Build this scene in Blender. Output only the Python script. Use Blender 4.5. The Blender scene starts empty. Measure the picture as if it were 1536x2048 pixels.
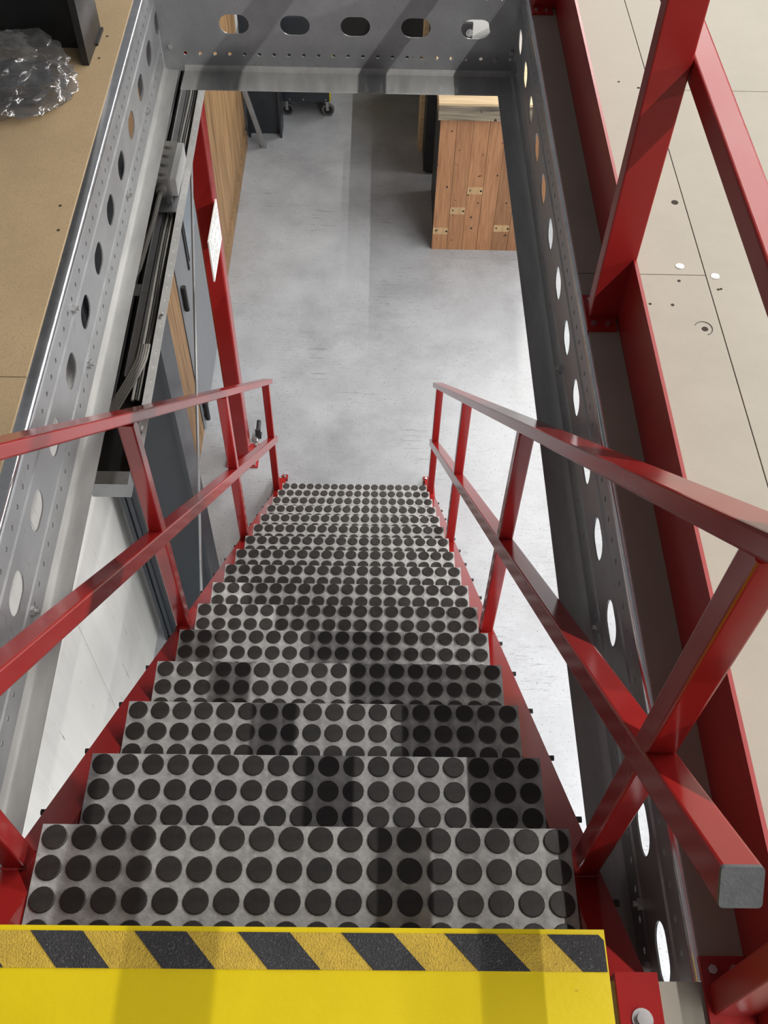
import bpy, bmesh, math, random
from mathutils import Vector, Matrix, noise

random.seed(7)
S = bpy.context.scene
COL = S.collection
R = math.radians

# ---------------------------------------------------------------- camera
CAMP = Vector((0.08931, -0.50791, 4.44836))
pit, yaw, rol = R(53.2133), R(1.33605), R(1.89174)
fwd = Vector((math.sin(yaw)*math.cos(pit), math.cos(yaw)*math.cos(pit), -math.sin(pit)))
rt = Vector((math.cos(yaw), -math.sin(yaw), 0))
up = rt.cross(fwd)
rt2 = math.cos(rol)*rt + math.sin(rol)*up
up2 = -math.sin(rol)*rt + math.cos(rol)*up
cd = bpy.data.cameras.new('camera')
cam = bpy.data.objects.new('camera', cd)
COL.objects.link(cam)
M = Matrix.Identity(4)
for i in range(3):
    M[i][0] = rt2[i]; M[i][1] = up2[i]; M[i][2] = -fwd[i]; M[i][3] = CAMP[i]
cam.matrix_world = M
cd.sensor_fit = 'VERTICAL'
cd.sensor_height = 36.0
cd.lens = 1956.9/2048*36.0
cd.clip_start = 0.02
S.camera = cam

# ---------------------------------------------------------------- world, lamps, exposure
w = bpy.data.worlds.new('hall_ambient')
S.world = w
w.use_nodes = True
w.node_tree.nodes['Background'].inputs[0].default_value = (0.93, 0.96, 1.0, 1)
w.node_tree.nodes['Background'].inputs[1].default_value = 0.15
S.view_settings.view_transform = 'Standard'
S.view_settings.look = 'None'
S.view_settings.gamma = 1.0
S.view_settings.use_curve_mapping = False
S.view_settings.exposure = 0.0


def tube_lamp(name, loc, length, width, power, col=(1, 0.97, 0.93)):
    """a row of linear lamps under the hall roof, running along y, shining down"""
    l = bpy.data.lights.new(name, 'AREA')
    l.shape = 'RECTANGLE'; l.size = width; l.size_y = length
    l.energy = power; l.color = col
    o = bpy.data.objects.new(name, l)
    o.location = loc
    COL.objects.link(o)
    return o


tube_lamp('hall_lamp_row', (2.38, -0.5, 6.3), 13.0, 0.02, 410).rotation_euler.z = R(-0.1)
tube_lamp('hall_lamp_row.001', (2.38, 11.0, 6.3), 8.0, 0.02, 640)
tube_lamp('hall_lamp_row.002', (8.4, 3.0, 6.3), 18.0, 0.5, 2500)
tube_lamp('under_deck_lamp_row', (1.75, 0.6, 2.80), 4.6, 0.06, 95, (1, 0.98, 0.96))
tube_lamp('under_deck_lamp_row.001', (-0.1, -1.6, 2.80), 1.5, 0.06, 60, (1, 0.98, 0.96))

# ---------------------------------------------------------------- constants from the survey of the photo
G, RI = 0.191211, 0.1855006          # going and rise of a step
SL = RI/G
Z1 = 16*RI                           # top of the first tread below the landing
ZL = 17*RI                           # landing
DK = 3.1335                          # top of the mezzanine boards
ang = math.atan(SL)


# ---------------------------------------------------------------- materials
def mat(name, base, rough=0.5, metal=0.0, spec=0.5, var=0.12, scale=6.0, stretch=(1, 1, 1), bump=0.0, bscale=60.0,
        speck=None, speck_scale=120.0, speck_lo=0.62, speck_hi=0.70, rvar=0.1, coat=0.0, tint=None, rand=0.0):
    m = bpy.data.materials.new(name)
    m.use_nodes = True
    nt = m.node_tree
    N, L = nt.nodes, nt.links
    b = N['Principled BSDF']
    tc = N.new('ShaderNodeTexCoord')
    mp = N.new('ShaderNodeMapping'); mp.inputs['Scale'].default_value = stretch
    L.new(tc.outputs['Object'], mp.inputs['Vector'])
    n1 = N.new('ShaderNodeTexNoise'); n1.inputs['Scale'].default_value = scale; n1.inputs['Detail'].default_value = 6
    n1.inputs['Roughness'].default_value = 0.65
    L.new(mp.outputs[0], n1.inputs['Vector'])
    ramp = N.new('ShaderNodeValToRGB')
    lo = [c*(1-var) for c in base]; hi = [min(1, c*(1+var)) for c in base]
    if tint: hi = list(tint)
    ramp.color_ramp.elements[0].position = 0.3; ramp.color_ramp.elements[1].position = 0.7
    ramp.color_ramp.elements[0].color = (*lo, 1); ramp.color_ramp.elements[1].color = (*hi, 1)
    L.new(n1.outputs['Fac'], ramp.inputs[0])
    cur = ramp.outputs[0]
    if speck:
        n2 = N.new('ShaderNodeTexNoise'); n2.inputs['Scale'].default_value = speck_scale; n2.inputs['Detail'].default_value = 2
        L.new(mp.outputs[0], n2.inputs['Vector'])
        r2 = N.new('ShaderNodeValToRGB')
        r2.color_ramp.elements[0].position = speck_lo; r2.color_ramp.elements[1].position = speck_hi
        L.new(n2.outputs['Fac'], r2.inputs[0])
        mx = N.new('ShaderNodeMix'); mx.data_type = 'RGBA'
        L.new(r2.outputs[0], mx.inputs[0]); L.new(cur, mx.inputs[6]); mx.inputs[7].default_value = (*speck, 1)
        cur = mx.outputs[2]
    if rand:
        oi = N.new('ShaderNodeObjectInfo')
        mr = N.new('ShaderNodeMapRange'); mr.inputs[3].default_value = 1-rand; mr.inputs[4].default_value = 1+rand
        L.new(oi.outputs['Random'], mr.inputs[0])
        hv = N.new('ShaderNodeHueSaturation')
        L.new(mr.outputs[0], hv.inputs['Value']); L.new(cur, hv.inputs['Color'])
        cur = hv.outputs[0]
    L.new(cur, b.inputs['Base Color'])
    b.inputs['Metallic'].default_value = metal
    b.inputs['Specular IOR Level'].default_value = spec
    b.inputs['Coat Weight'].default_value = coat
    b.inputs['Coat Roughness'].default_value = 0.12
    rr = N.new('ShaderNodeMapRange')
    rr.inputs[3].default_value = max(0.03, rough-rvar); rr.inputs[4].default_value = min(1, rough+rvar)
    L.new(n1.outputs['Fac'], rr.inputs[0]); L.new(rr.outputs[0], b.inputs['Roughness'])
    if bump:
        n3 = N.new('ShaderNodeTexNoise'); n3.inputs['Scale'].default_value = bscale; n3.inputs['Detail'].default_value = 3
        L.new(mp.outputs[0], n3.inputs['Vector'])
        bp = N.new('ShaderNodeBump'); bp.inputs['Strength'].default_value = bump; bp.inputs['Distance'].default_value = 0.002
        L.new(n3.outputs['Fac'], bp.inputs['Height']); L.new(bp.outputs[0], b.inputs['Normal'])
    return m


def concrete_floor():
    m = mat('floor_concrete', (0.335, 0.35, 0.372), rough=0.36, var=0.16, scale=2.6, speck=(0.19, 0.19, 0.19), speck_scale=80, speck_lo=0.62,
            speck_hi=0.74, bump=0.15, bscale=40, rvar=0.12)
    nt = m.node_tree; N, L = nt.nodes, nt.links
    b = N['Principled BSDF']
    src = b.inputs['Base Color'].links[0].from_socket
    # thin dark scuffs: stretched, warped noise
    tc = N.new('ShaderNodeTexCoord')
    big = N.new('ShaderNodeTexNoise'); big.inputs['Scale'].default_value = 1.7; big.inputs['Detail'].default_value = 3
    L.new(tc.outputs['Object'], big.inputs[0])
    br_ = N.new('ShaderNodeValToRGB'); br_.color_ramp.elements[0].position = 0.46; br_.color_ramp.elements[1].position = 0.62
    L.new(big.outputs[0], br_.inputs[0])
    # broad dirty patches
    dm = N.new('ShaderNodeMix'); dm.data_type = 'RGBA'; dm.blend_type = 'MULTIPLY'; dm.inputs[7].default_value = (0.80, 0.80, 0.79, 1)
    n0 = N.new('ShaderNodeTexNoise'); n0.inputs['Scale'].default_value = 1.1; n0.inputs['Detail'].default_value = 8; n0.inputs['Roughness'].default_value = 0.75
    L.new(tc.outputs['Object'], n0.inputs[0])
    r0 = N.new('ShaderNodeValToRGB'); r0.color_ramp.elements[0].position = 0.5; r0.color_ramp.elements[1].position = 0.7
    L.new(n0.outputs[0], r0.inputs[0]); L.new(r0.outputs[0], dm.inputs[0]); L.new(src, dm.inputs[6]); src = dm.outputs[2]
    for rot, sc, pos, dist in ((0.5, (5, 60, 1), 0.66, 1.5), (2.2, (6, 70, 1), 0.67, 2.5), (1.45, (3, 60, 1), 0.67, 1.0), (2.75, (7, 60, 1), 0.675, 3.0), (1.0, (4, 90, 1), 0.67, 2.0)):
        mp = N.new('ShaderNodeMapping'); mp.inputs['Rotation'].default_value = (0, 0, rot); mp.inputs['Scale'].default_value = sc
        mp.inputs['Location'].default_value = (rot*3, rot*7, 0)
        L.new(tc.outputs['Object'], mp.inputs[0])
        n = N.new('ShaderNodeTexNoise'); n.inputs['Scale'].default_value = 1.0; n.inputs['Detail'].default_value = 2; n.inputs['Distortion'].default_value = dist
        L.new(mp.outputs[0], n.inputs[0])
        r = N.new('ShaderNodeValToRGB'); r.color_ramp.elements[0].position = pos; r.color_ramp.elements[1].position = pos+0.06
        L.new(n.outputs[0], r.inputs[0])
        mu = N.new('ShaderNodeMath'); mu.operation = 'MULTIPLY'; L.new(r.outputs[0], mu.inputs[0]); L.new(br_.outputs[0], mu.inputs[1])
        m2 = N.new('ShaderNodeMath'); m2.operation = 'MULTIPLY'; m2.inputs[1].default_value = 0.55; L.new(mu.outputs[0], m2.inputs[0])
        mx = N.new('ShaderNodeMix'); mx.data_type = 'RGBA'; mx.inputs[7].default_value = (0.12, 0.12, 0.12, 1)
        L.new(m2.outputs[0], mx.inputs[0]); L.new(src, mx.inputs[6]); src = mx.outputs[2]
    L.new(src, b.inputs['Base Color'])
    return m


M_floor = concrete_floor()
M_red = mat('red_paint', (0.30, 0.017, 0.016), rough=0.17, var=0.06, scale=9, bump=0.02, bscale=120, rvar=0.03)
M_reds = mat('red_paint_satin', (0.285, 0.016, 0.015), spec=0.35, rough=0.33, var=0.06, scale=9, bump=0.05, bscale=120, rvar=0.05)
M_redm = mat('red_paint_worn', (0.34, 0.018, 0.018), rough=0.34, var=0.10, scale=14, bump=0.1, bscale=220)
M_galv = mat('galvanised_steel', (0.33, 0.34, 0.35), rough=0.42, metal=0.55, var=0.12, scale=10, bump=0.05, bscale=200, speck=(0.30, 0.30, 0.31), speck_scale=60)
M_galvd = mat('galvanised_dusty', (0.36, 0.36, 0.35), rough=0.55, metal=0.35, var=0.2, scale=14, stretch=(1, 0.25, 1), bump=0.1, bscale=150)
M_galve = mat('galvanised_edge', (0.78, 0.79, 0.81), rough=0.22, metal=0.95, var=0.1, scale=20, rvar=0.06)
M_galvl = mat('galvanised_light', (0.60, 0.60, 0.59), rough=0.5, metal=0.2, var=0.1, scale=20)
M_tread = mat('tread_rubber_grey', (0.37, 0.37, 0.365), rough=0.52, var=0.34, scale=30, bump=0.6, bscale=120, speck=(0.48, 0.48, 0.47), speck_scale=70, speck_lo=0.5, speck_hi=0.75)
M_stud = mat('stud_rubber_black', (0.024, 0.021, 0.019), rough=0.48, var=0.35, scale=45, bump=0.2, bscale=160, rand=0.25)
M_yel = mat('yellow_paint', (0.72, 0.55, 0.008), rough=0.33, var=0.04, scale=8, speck=(0.30, 0.22, 0.01), speck_scale=45, speck_lo=0.74, speck_hi=0.80, bump=0.15, bscale=120)
M_tapey = mat('tape_yellow_grit', (0.56, 0.38, 0.045), rough=0.75, var=0.18, scale=30, bump=1.0, bscale=500, speck=(0.32, 0.21, 0.04), speck_scale=300, speck_lo=0.55, speck_hi=0.8)
M_tapeb = mat('tape_black_grit', (0.030, 0.030, 0.032), rough=0.75, var=0.3, scale=30, bump=1.0, bscale=500, speck=(0.10, 0.10, 0.10), speck_scale=400, speck_lo=0.58, speck_hi=0.72)
M_board = mat('chipboard_pale', (0.31, 0.287, 0.235), rough=0.6, var=0.09, scale=7, speck=(0.32, 0.285, 0.22), speck_scale=380, speck_lo=0.55, speck_hi=0.75, bump=0.1, bscale=300, rand=0.04)
M_boardl = mat('chipboard_brown', (0.40, 0.292, 0.168), rough=0.6, var=0.10, scale=3.5, speck=(0.26, 0.18, 0.095), speck_scale=420, speck_lo=0.52, speck_hi=0.74, bump=0.1, bscale=300)
M_edge = mat('chipboard_edge', (0.10, 0.07, 0.04), rough=0.8, var=0.3, scale=40)
M_wall = mat('wall_concrete', (0.66, 0.67, 0.65), rough=0.75, var=0.09, scale=3, stretch=(1, 2.2, 0.12), speck=(0.20, 0.20, 0.19), speck_scale=42, speck_lo=0.72, speck_hi=0.76, bump=0.2, bscale=70)
M_col = mat('column_blue_black', (0.030, 0.036, 0.045), rough=0.34, var=0.12, scale=12, bump=0.08, bscale=260)
M_colb = mat('column_black', (0.011, 0.012, 0.013), rough=0.4, var=0.15, scale=12, bump=0.08, bscale=260)
M_door = mat('door_grey', (0.15, 0.16, 0.175), rough=0.45, var=0.05, scale=10, bump=0.15, bscale=500)
M_black = mat('black_plastic', (0.012, 0.012, 0.012), rough=0.4, var=0.2, scale=20)
M_cable = mat('cable_black', (0.014, 0.013, 0.012), rough=0.5, var=0.3, scale=30)
M_cableg = mat('cable_grey', (0.30, 0.29, 0.26), rough=0.5, var=0.15, scale=30)
M_box = mat('junction_box_grey', (0.37, 0.37, 0.36), rough=0.5, var=0.08, scale=20, bump=0.1, bscale=200)
M_white = mat('paper_white', (0.78, 0.79, 0.78), rough=0.5, var=0.02, scale=5)
M_ink = mat('ink', (0.05, 0.05, 0.05), rough=0.6)
M_zinc = mat('bolt_zinc', (0.55, 0.55, 0.55), rough=0.3, metal=0.9, var=0.1, scale=30)
M_cap = mat('end_cap_grey', (0.105, 0.11, 0.115), rough=0.6, var=0.2, scale=60, bump=0.3, bscale=300)
M_dark = mat('dark_steel', (0.02, 0.02, 0.022), rough=0.5, var=0.2, scale=12)
M_backw = mat('wall_dark_paint', (0.035, 0.035, 0.035), rough=0.7, var=0.15, scale=4)
M_hole = mat('screw_hole', (0.03, 0.022, 0.015), rough=0.9)
M_wheel = mat('wheel_grey_rubber', (0.12, 0.12, 0.12), rough=0.5)


def wood(name, base, dark, rand=0.16, along='Z', scale=1.0, knots=True):
    m = bpy.data.materials.new(name); m.use_nodes = True
    nt = m.node_tree; N, L = nt.nodes, nt.links
    b = N['Principled BSDF']
    tc = N.new('ShaderNodeTexCoord')
    oi = N.new('ShaderNodeObjectInfo')
    ad = N.new('ShaderNodeVectorMath'); ad.operation = 'ADD'
    sc = N.new('ShaderNodeVectorMath'); sc.operation = 'SCALE'; sc.inputs[3].default_value = 7.3
    cmb = N.new('ShaderNodeCombineXYZ')
    for i in range(3): L.new(oi.outputs['Random'], cmb.inputs[i])
    L.new(cmb.outputs[0], sc.inputs[0]); L.new(tc.outputs['Object'], ad.inputs[0]); L.new(sc.outputs[0], ad.inputs[1])
    mp = N.new('ShaderNodeMapping')
    s = {'Z': (1, 1, 0.07), 'X': (0.07, 1, 1), 'Y': (1, 0.07, 1)}[along]
    mp.inputs['Scale'].default_value = s
    L.new(ad.outputs[0], mp.inputs[0])
    n = N.new('ShaderNodeTexNoise'); n.inputs['Scale'].default_value = 38*scale; n.inputs['Detail'].default_value = 6; n.inputs['Distortion'].default_value = 0.4
    L.new(mp.outputs[0], n.inputs[0])
    r = N.new('ShaderNodeValToRGB')
    r.color_ramp.elements[0].position = 0.28; r.color_ramp.elements[0].color = (*dark, 1)
    r.color_ramp.elements[1].position = 0.66; r.color_ramp.elements[1].color = (*base, 1)
    L.new(n.outputs[0], r.inputs[0])
    cur = r.outputs[0]
    if knots:
        n2 = N.new('ShaderNodeTexNoise'); n2.inputs['Scale'].default_value = 22; n2.inputs['Detail'].default_value = 1
        L.new(ad.outputs[0], n2.inputs[0])
        r2 = N.new('ShaderNodeValToRGB'); r2.color_ramp.elements[0].position = 0.73; r2.color_ramp.elements[1].position = 0.77
        L.new(n2.outputs[0], r2.inputs[0])
        mx = N.new('ShaderNodeMix'); mx.data_type = 'RGBA'; mx.inputs[7].default_value = (*[c*0.3 for c in dark], 1)
        L.new(r2.outputs[0], mx.inputs[0]); L.new(cur, mx.inputs[6]); cur = mx.outputs[2]
    hv = N.new('ShaderNodeHueSaturation')
    mr = N.new('ShaderNodeMapRange'); mr.inputs[3].default_value = 1-rand; mr.inputs[4].default_value = 1+rand
    L.new(oi.outputs['Random'], mr.inputs[0]); L.new(mr.outputs[0], hv.inputs['Value']); L.new(cur, hv.inputs['Color'])
    L.new(hv.outputs[0], b.inputs['Base Color'])
    b.inputs['Roughness'].default_value = 0.6
    bp = N.new('ShaderNodeBump'); bp.inputs['Strength'].default_value = 0.25; bp.inputs['Distance'].default_value = 0.002
    L.new(n.outputs[0], bp.inputs['Height']); L.new(bp.outputs[0], b.inputs['Normal'])
    return m


M_plank = wood('reclaimed_plank', (0.42, 0.215, 0.105), (0.29, 0.135, 0.062), scale=2.2, rand=0.20)
M_slab = wood('pale_timber', (0.74, 0.58, 0.36), (0.50, 0.37, 0.21), along='X', rand=0.05)
M_slabf = wood('weathered_timber', (0.34, 0.29, 0.21), (0.06, 0.052, 0.045), along='X', rand=0.05)
M_oak = wood('oak_cladding', (0.36, 0.22, 0.105), (0.15, 0.085, 0.036), rand=0.12, knots=False)
M_patch = wood('pale_wood_patch', (0.58, 0.40, 0.22), (0.42, 0.27, 0.13), rand=0.05, knots=False)


def bag_material():
    m = bpy.data.materials.new('clear_plastic_film'); m.use_nodes = True
    nt = m.node_tree; N, L = nt.nodes, nt.links
    N.remove(N['Principled BSDF'])
    out = N['Material Output']
    tr = N.new('ShaderNodeBsdfTransparent'); tr.inputs[0].default_value = (0.82, 0.82, 0.82, 1)
    gl = N.new('ShaderNodeBsdfGlossy'); gl.inputs['Roughness'].default_value = 0.16; gl.inputs[0].default_value = (0.9, 0.9, 0.9, 1)
    df = N.new('ShaderNodeBsdfDiffuse'); df.inputs[0].default_value = (0.55, 0.55, 0.55, 1)
    lw = N.new('ShaderNodeLayerWeight'); lw.inputs[0].default_value = 0.35
    m1 = N.new('ShaderNodeMixShader'); m2 = N.new('ShaderNodeMixShader')
    mr = N.new('ShaderNodeMapRange'); mr.inputs[3].default_value = 0.16; mr.inputs[4].default_value = 0.55
    L.new(lw.outputs['Facing'], mr.inputs[0])
    L.new(mr.outputs[0], m2.inputs[0])
    m1.inputs[0].default_value = 0.30
    L.new(gl.outputs[0], m1.inputs[1]); L.new(df.outputs[0], m1.inputs[2])
    L.new(tr.outputs[0], m2.inputs[1]); L.new(m1.outputs[0], m2.inputs[2])
    L.new(m2.outputs[0], out.inputs['Surface'])
    return m


def pane_material():
    m = bpy.data.materials.new('door_glass'); m.use_nodes = True
    b = m.node_tree.nodes['Principled BSDF']
    b.inputs['Base Color'].default_value = (0.12, 0.17, 0.22, 1); b.inputs['Roughness'].default_value = 0.04
    b.inputs['Coat Weight'].default_value = 0.6
    return m


M_bag = bag_material()
M_pane = pane_material()


# ---------------------------------------------------------------- geometry helpers
class MB:
    """collects shapes (world coordinates) for one mesh"""
    def __init__(self): self.v, self.f = [], []

    def add(self, vs, fs):
        o = len(self.v)
        self.v += [tuple(x) for x in vs]
        self.f += [tuple(i+o for i in f) for f in fs]
        return self

    def box(self, x0, x1, y0, y1, z0, z1, bev=0.0):
        if bev:
            return self.prism(rrect(x0, x1, y0, y1, bev), z0, z1)
        vs = [(x, y, z) for z in (z0, z1) for y in (y0, y1) for x in (x0, x1)]
        return self.add(vs, [(0, 2, 3, 1), (4, 5, 7, 6), (0, 1, 5, 4), (2, 6, 7, 3), (0, 4, 6, 2), (1, 3, 7, 5)])

    def prism(self, poly, z0, z1, T=None):
        n = len(poly)
        vs = [Vector((p[0], p[1], z0)) for p in poly]+[Vector((p[0], p[1], z1)) for p in poly]
        if T is not None: vs = [T @ v for v in vs]
        fs = [tuple(reversed(range(n))), tuple(range(n, 2*n))]+[(i, (i+1) % n, n+(i+1) % n, n+i) for i in range(n)]
        return self.add(vs, fs)

    def sweep(self, prof, p0, p1, side):
        """prof: list of (s, u) across; straight sweep from p0 to p1; side = sideways axis"""
        p0, p1 = Vector(p0), Vector(p1)
        d = (p1-p0).normalized()
        s = Vector(side); s = (s-d*s.dot(d)).normalized()
        u = s.cross(d)
        n = len(prof)
        vs = [p+s*a+u*b for p in (p0, p1) for a, b in prof]
        fs = [tuple(reversed(range(n))), tuple(range(n, 2*n))]+[(i, (i+1) % n, n+(i+1) % n, n+i) for i in range(n)]
        return self.add(vs, fs)

    def cyl(self, p0, p1, r0, r1=None, n=16):
        r1 = r0 if r1 is None else r1
        p0, p1 = Vector(p0), Vector(p1); d = (p1-p0).normalized()
        a = d.orthogonal().normalized(); b = d.cross(a)
        vs = []
        for p, r in ((p0, r0), (p1, r1)):
            vs += [p+a*r*math.cos(2*math.pi*i/n)+b*r*math.sin(2*math.pi*i/n) for i in range(n)]
        fs = [tuple(reversed(range(n))), tuple(range(n, 2*n))]+[(i, (i+1) % n, n+(i+1) % n, n+i) for i in range(n)]
        return self.add(vs, fs)

    def tube(self, pts, r, n=8):
        pts = [Vector(p) for p in pts]
        vs, fs = [], []
        for k, p in enumerate(pts):
            d = (pts[min(k+1, len(pts)-1)]-pts[max(k-1, 0)]).normalized()
            a = Vector((0, 0, 1)); a = (a-d*a.dot(d))
            if a.length < 0.05: a = Vector((1, 0, 0)); a = a-d*a.dot(d)
            a.normalize(); b = d.cross(a)
            vs += [p+a*r*math.cos(2*math.pi*i/n)+b*r*math.sin(2*math.pi*i/n) for i in range(n)]
        for k in range(len(pts)-1):
            fs += [(k*n+i, k*n+(i+1) % n, (k+1)*n+(i+1) % n, (k+1)*n+i) for i in range(n)]
        m = len(pts)-1
        fs += [tuple(reversed(range(n))), tuple(m*n+i for i in range(n))]
        return self.add(vs, fs)

    def build(self, name, m, parent=None, smooth=False, base=None):
        me = bpy.data.meshes.new(name)
        off = Vector(parent['_base']) if parent is not None else (Vector(base) if base is not None else None)
        if off is None:
            xs = [v[0] for v in self.v]; ys = [v[1] for v in self.v]; zs = [v[2] for v in self.v]
            off = Vector(((min(xs)+max(xs))/2, (min(ys)+max(ys))/2, min(zs)))
        me.from_pydata([tuple(Vector(v)-off) for v in self.v], [], self.f)
        bm = bmesh.new(); bm.from_mesh(me)
        bmesh.ops.recalc_face_normals(bm, faces=bm.faces)
        bm.to_mesh(me); bm.free()
        me.materials.append(m)
        if smooth:
            me.polygons.foreach_set('use_smooth', [True]*len(me.polygons))
            me.set_sharp_from_angle(angle=R(38))
        o = bpy.data.objects.new(name, me)
        COL.objects.link(o)
        if parent is not None:
            o.parent = parent; o['_base'] = tuple(off)
        else:
            o.location = off; o['_base'] = tuple(off)
        return o


def rrect(x0, x1, y0, y1, r, n=3):
    pts = []
    for cx, cy, a0 in ((x1-r, y0+r, -90), (x1-r, y1-r, 0), (x0+r, y1-r, 90), (x0+r, y0+r, 180)):
        for i in range(n+1):
            a = R(a0+90*i/n); pts.append((cx+r*math.cos(a), cy+r*math.sin(a)))
    return pts


def thing(name, label, cat, base, group=None):
    o = bpy.data.objects.new(name, None)
    o.empty_display_size = 0.1
    COL.objects.link(o)
    o.location = base; o['_base'] = tuple(base)
    o['label'] = label; o['category'] = cat
    if group: o['group'] = group
    return o


def tag(o, label, cat, group=None):
    o['label'] = label; o['category'] = cat
    if group: o['group'] = group
    return o


def struct(o):
    o['kind'] = 'structure'
    return o


def slot(cx, cy, hw, hh, n=10):
    """stadium outline, long axis horizontal"""
    pts = []
    for c, a0 in ((cx+hw-hh, -90), (cx-hw+hh, 90)):
        for i in range(n+1):
            a = R(a0+180*i/n); pts.append((c+hh*math.cos(a), cy+hh*math.sin(a)))
    return pts


def circ(cx, cy, r, n=12):
    return [(cx+r*math.cos(2*math.pi*i/n), cy+r*math.sin(2*math.pi*i/n)) for i in range(n)]


def holed_plate(outline, holes, th):
    """plate in local xy with real holes, thickness th along z; returns verts and faces"""
    cu = bpy.data.curves.new('plate', 'CURVE'); cu.dimensions = '2D'; cu.fill_mode = 'BOTH'; cu.extrude = th/2
    for poly in [outline]+holes:
        sp = cu.splines.new('POLY'); sp.points.add(len(poly)-1)
        for p, q in zip(sp.points, poly): p.co = (q[0], q[1], 0, 1)
        sp.use_cyclic_u = True
    o = bpy.data.objects.new('plate', cu); COL.objects.link(o)
    dg = bpy.context.evaluated_depsgraph_get()
    me = bpy.data.meshes.new_from_object(o.evaluated_get(dg))
    vs = [v.co.copy() for v in me.vertices]; fs = [tuple(p.vertices) for p in me.polygons]
    bpy.data.objects.remove(o); bpy.data.curves.remove(cu); bpy.data.meshes.remove(me)
    return vs, fs


# ================================================================= SETTING
struct(MB().box(-3.0, 5.0, -3.0, 8.4, -0.12, 0.0).build('floor', M_floor, base=(0, 0, 0)))
struct(MB().box(-1.12, -1.0, -3.0, 1.343, 0.0, 2.84).build('wall_left', M_wall))
struct(MB().box(-1.12, -1.0, 1.347, 8.2, 0.0, 2.84).build('wall_left', M_wall))
struct(MB().box(-1.0, 5.0, 7.75, 7.9, 0.0, 3.0).build('wall_back', M_backw))


def lx(y, x0=-0.511):            # the left beam runs very slightly askew
    return x0-0.019*y


# mezzanine boards -------------------------------------------------
def board(poly, m, z0=DK-0.022, z1=DK):
    return MB().prism(poly, z0, z1)


mz = thing('mezzanine_floor_right', 'pale chipboard mezzanine floor to the right of the stair opening', 'floor', (1.5, 0.5, DK-0.022))
del mz['category']; mz['kind'] = 'structure'; mz.name = 'floor_mezzanine_right'
g = 0.0012
bd = []
for x0, x1, y0, y1 in ((0.512, 0.776-g, 1.098+g, 3.0), (0.512, 0.776-g, -0.246, 1.098-g), (0.512, 0.776-g, -1.6, -0.2485),
                       (0.776+g, 1.95, -1.0, 1.807-g), (0.776+g, 1.95, 1.807+g, 3.0)):
    bd.append(MB().box(x0, x1, y0, y1, DK-0.022, DK).build('board', M_board, mz))
MB().box(-0.62, 0.5105, -1.6, -0.2465, DK-0.022, DK).build('board', M_board, mz)
for px, py in ((0.727, 1.125), (0.795, 1.095)):
    MB().cyl((px, py, DK), (px, py, DK+0.0012), 0.0085, n=18).cyl((px, py, DK), (px, py, DK+0.0018), 0.004, n=8).build('washer', M_zinc, mz)
for px, py, r in ((0.755, 1.344, 0.008), (0.743, 0.936, 0.0065), (0.717, 1.079, 0.0035), (0.646, 1.007, 0.003), (0.691, 1.005, 0.0035), (0.793, 1.054, 0.003),
                  (0.799, 1.056, 0.003), (0.746, 1.813, 0.004), (0.70, 1.84, 0.003)):
    MB().cyl((px, py, DK), (px, py, DK+0.0006), r, n=9).build('screw_hole', M_hole, mz)
# pen ring round one screw hole
pts = [(0.741+0.017*math.cos(R(a)), 0.938+0.019*math.sin(R(a)), DK+0.0006) for a in range(-75, 165, 12)]
MB().tube(pts, 0.0007, 5).build('pen_mark', M_ink, mz)

ml = thing('floor_mezzanine_left', 'brown chipboard mezzanine floor to the left of the stair opening', 'floor', (-1.5, 1.0, DK-0.022))
del ml['category']; ml['kind'] = 'structure'
ex = lambda y: lx(y)-0.026
for y0, y1 in ((-0.246, 0.775-g), (0.775+g, 3.4)):
    MB().prism([(-2.4, y0), (ex(y0), y0), (ex(y1), y1), (-2.4, y1)], DK-0.022, DK).build('board', M_boardl, ml)
MB().box(-2.4, -0.6225, -1.6, -0.2485, DK-0.022, DK).build('board', M_boardl, ml)
for px, py in ((-0.562, 1.291), (-0.549, 1.207), (-0.584, 2.01), (-0.586, 1.901), (-0.612, 1.93)):
    px -= 0.03
    MB().cyl((px, py, DK), (px, py, DK+0.0007), 0.0034, n=9).build('screw_hole', M_hole, ml)

# ================================================================= STEEL BEAMS
ZB, ZT, ZH = 2.857, DK-0.003, 3.004


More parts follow.
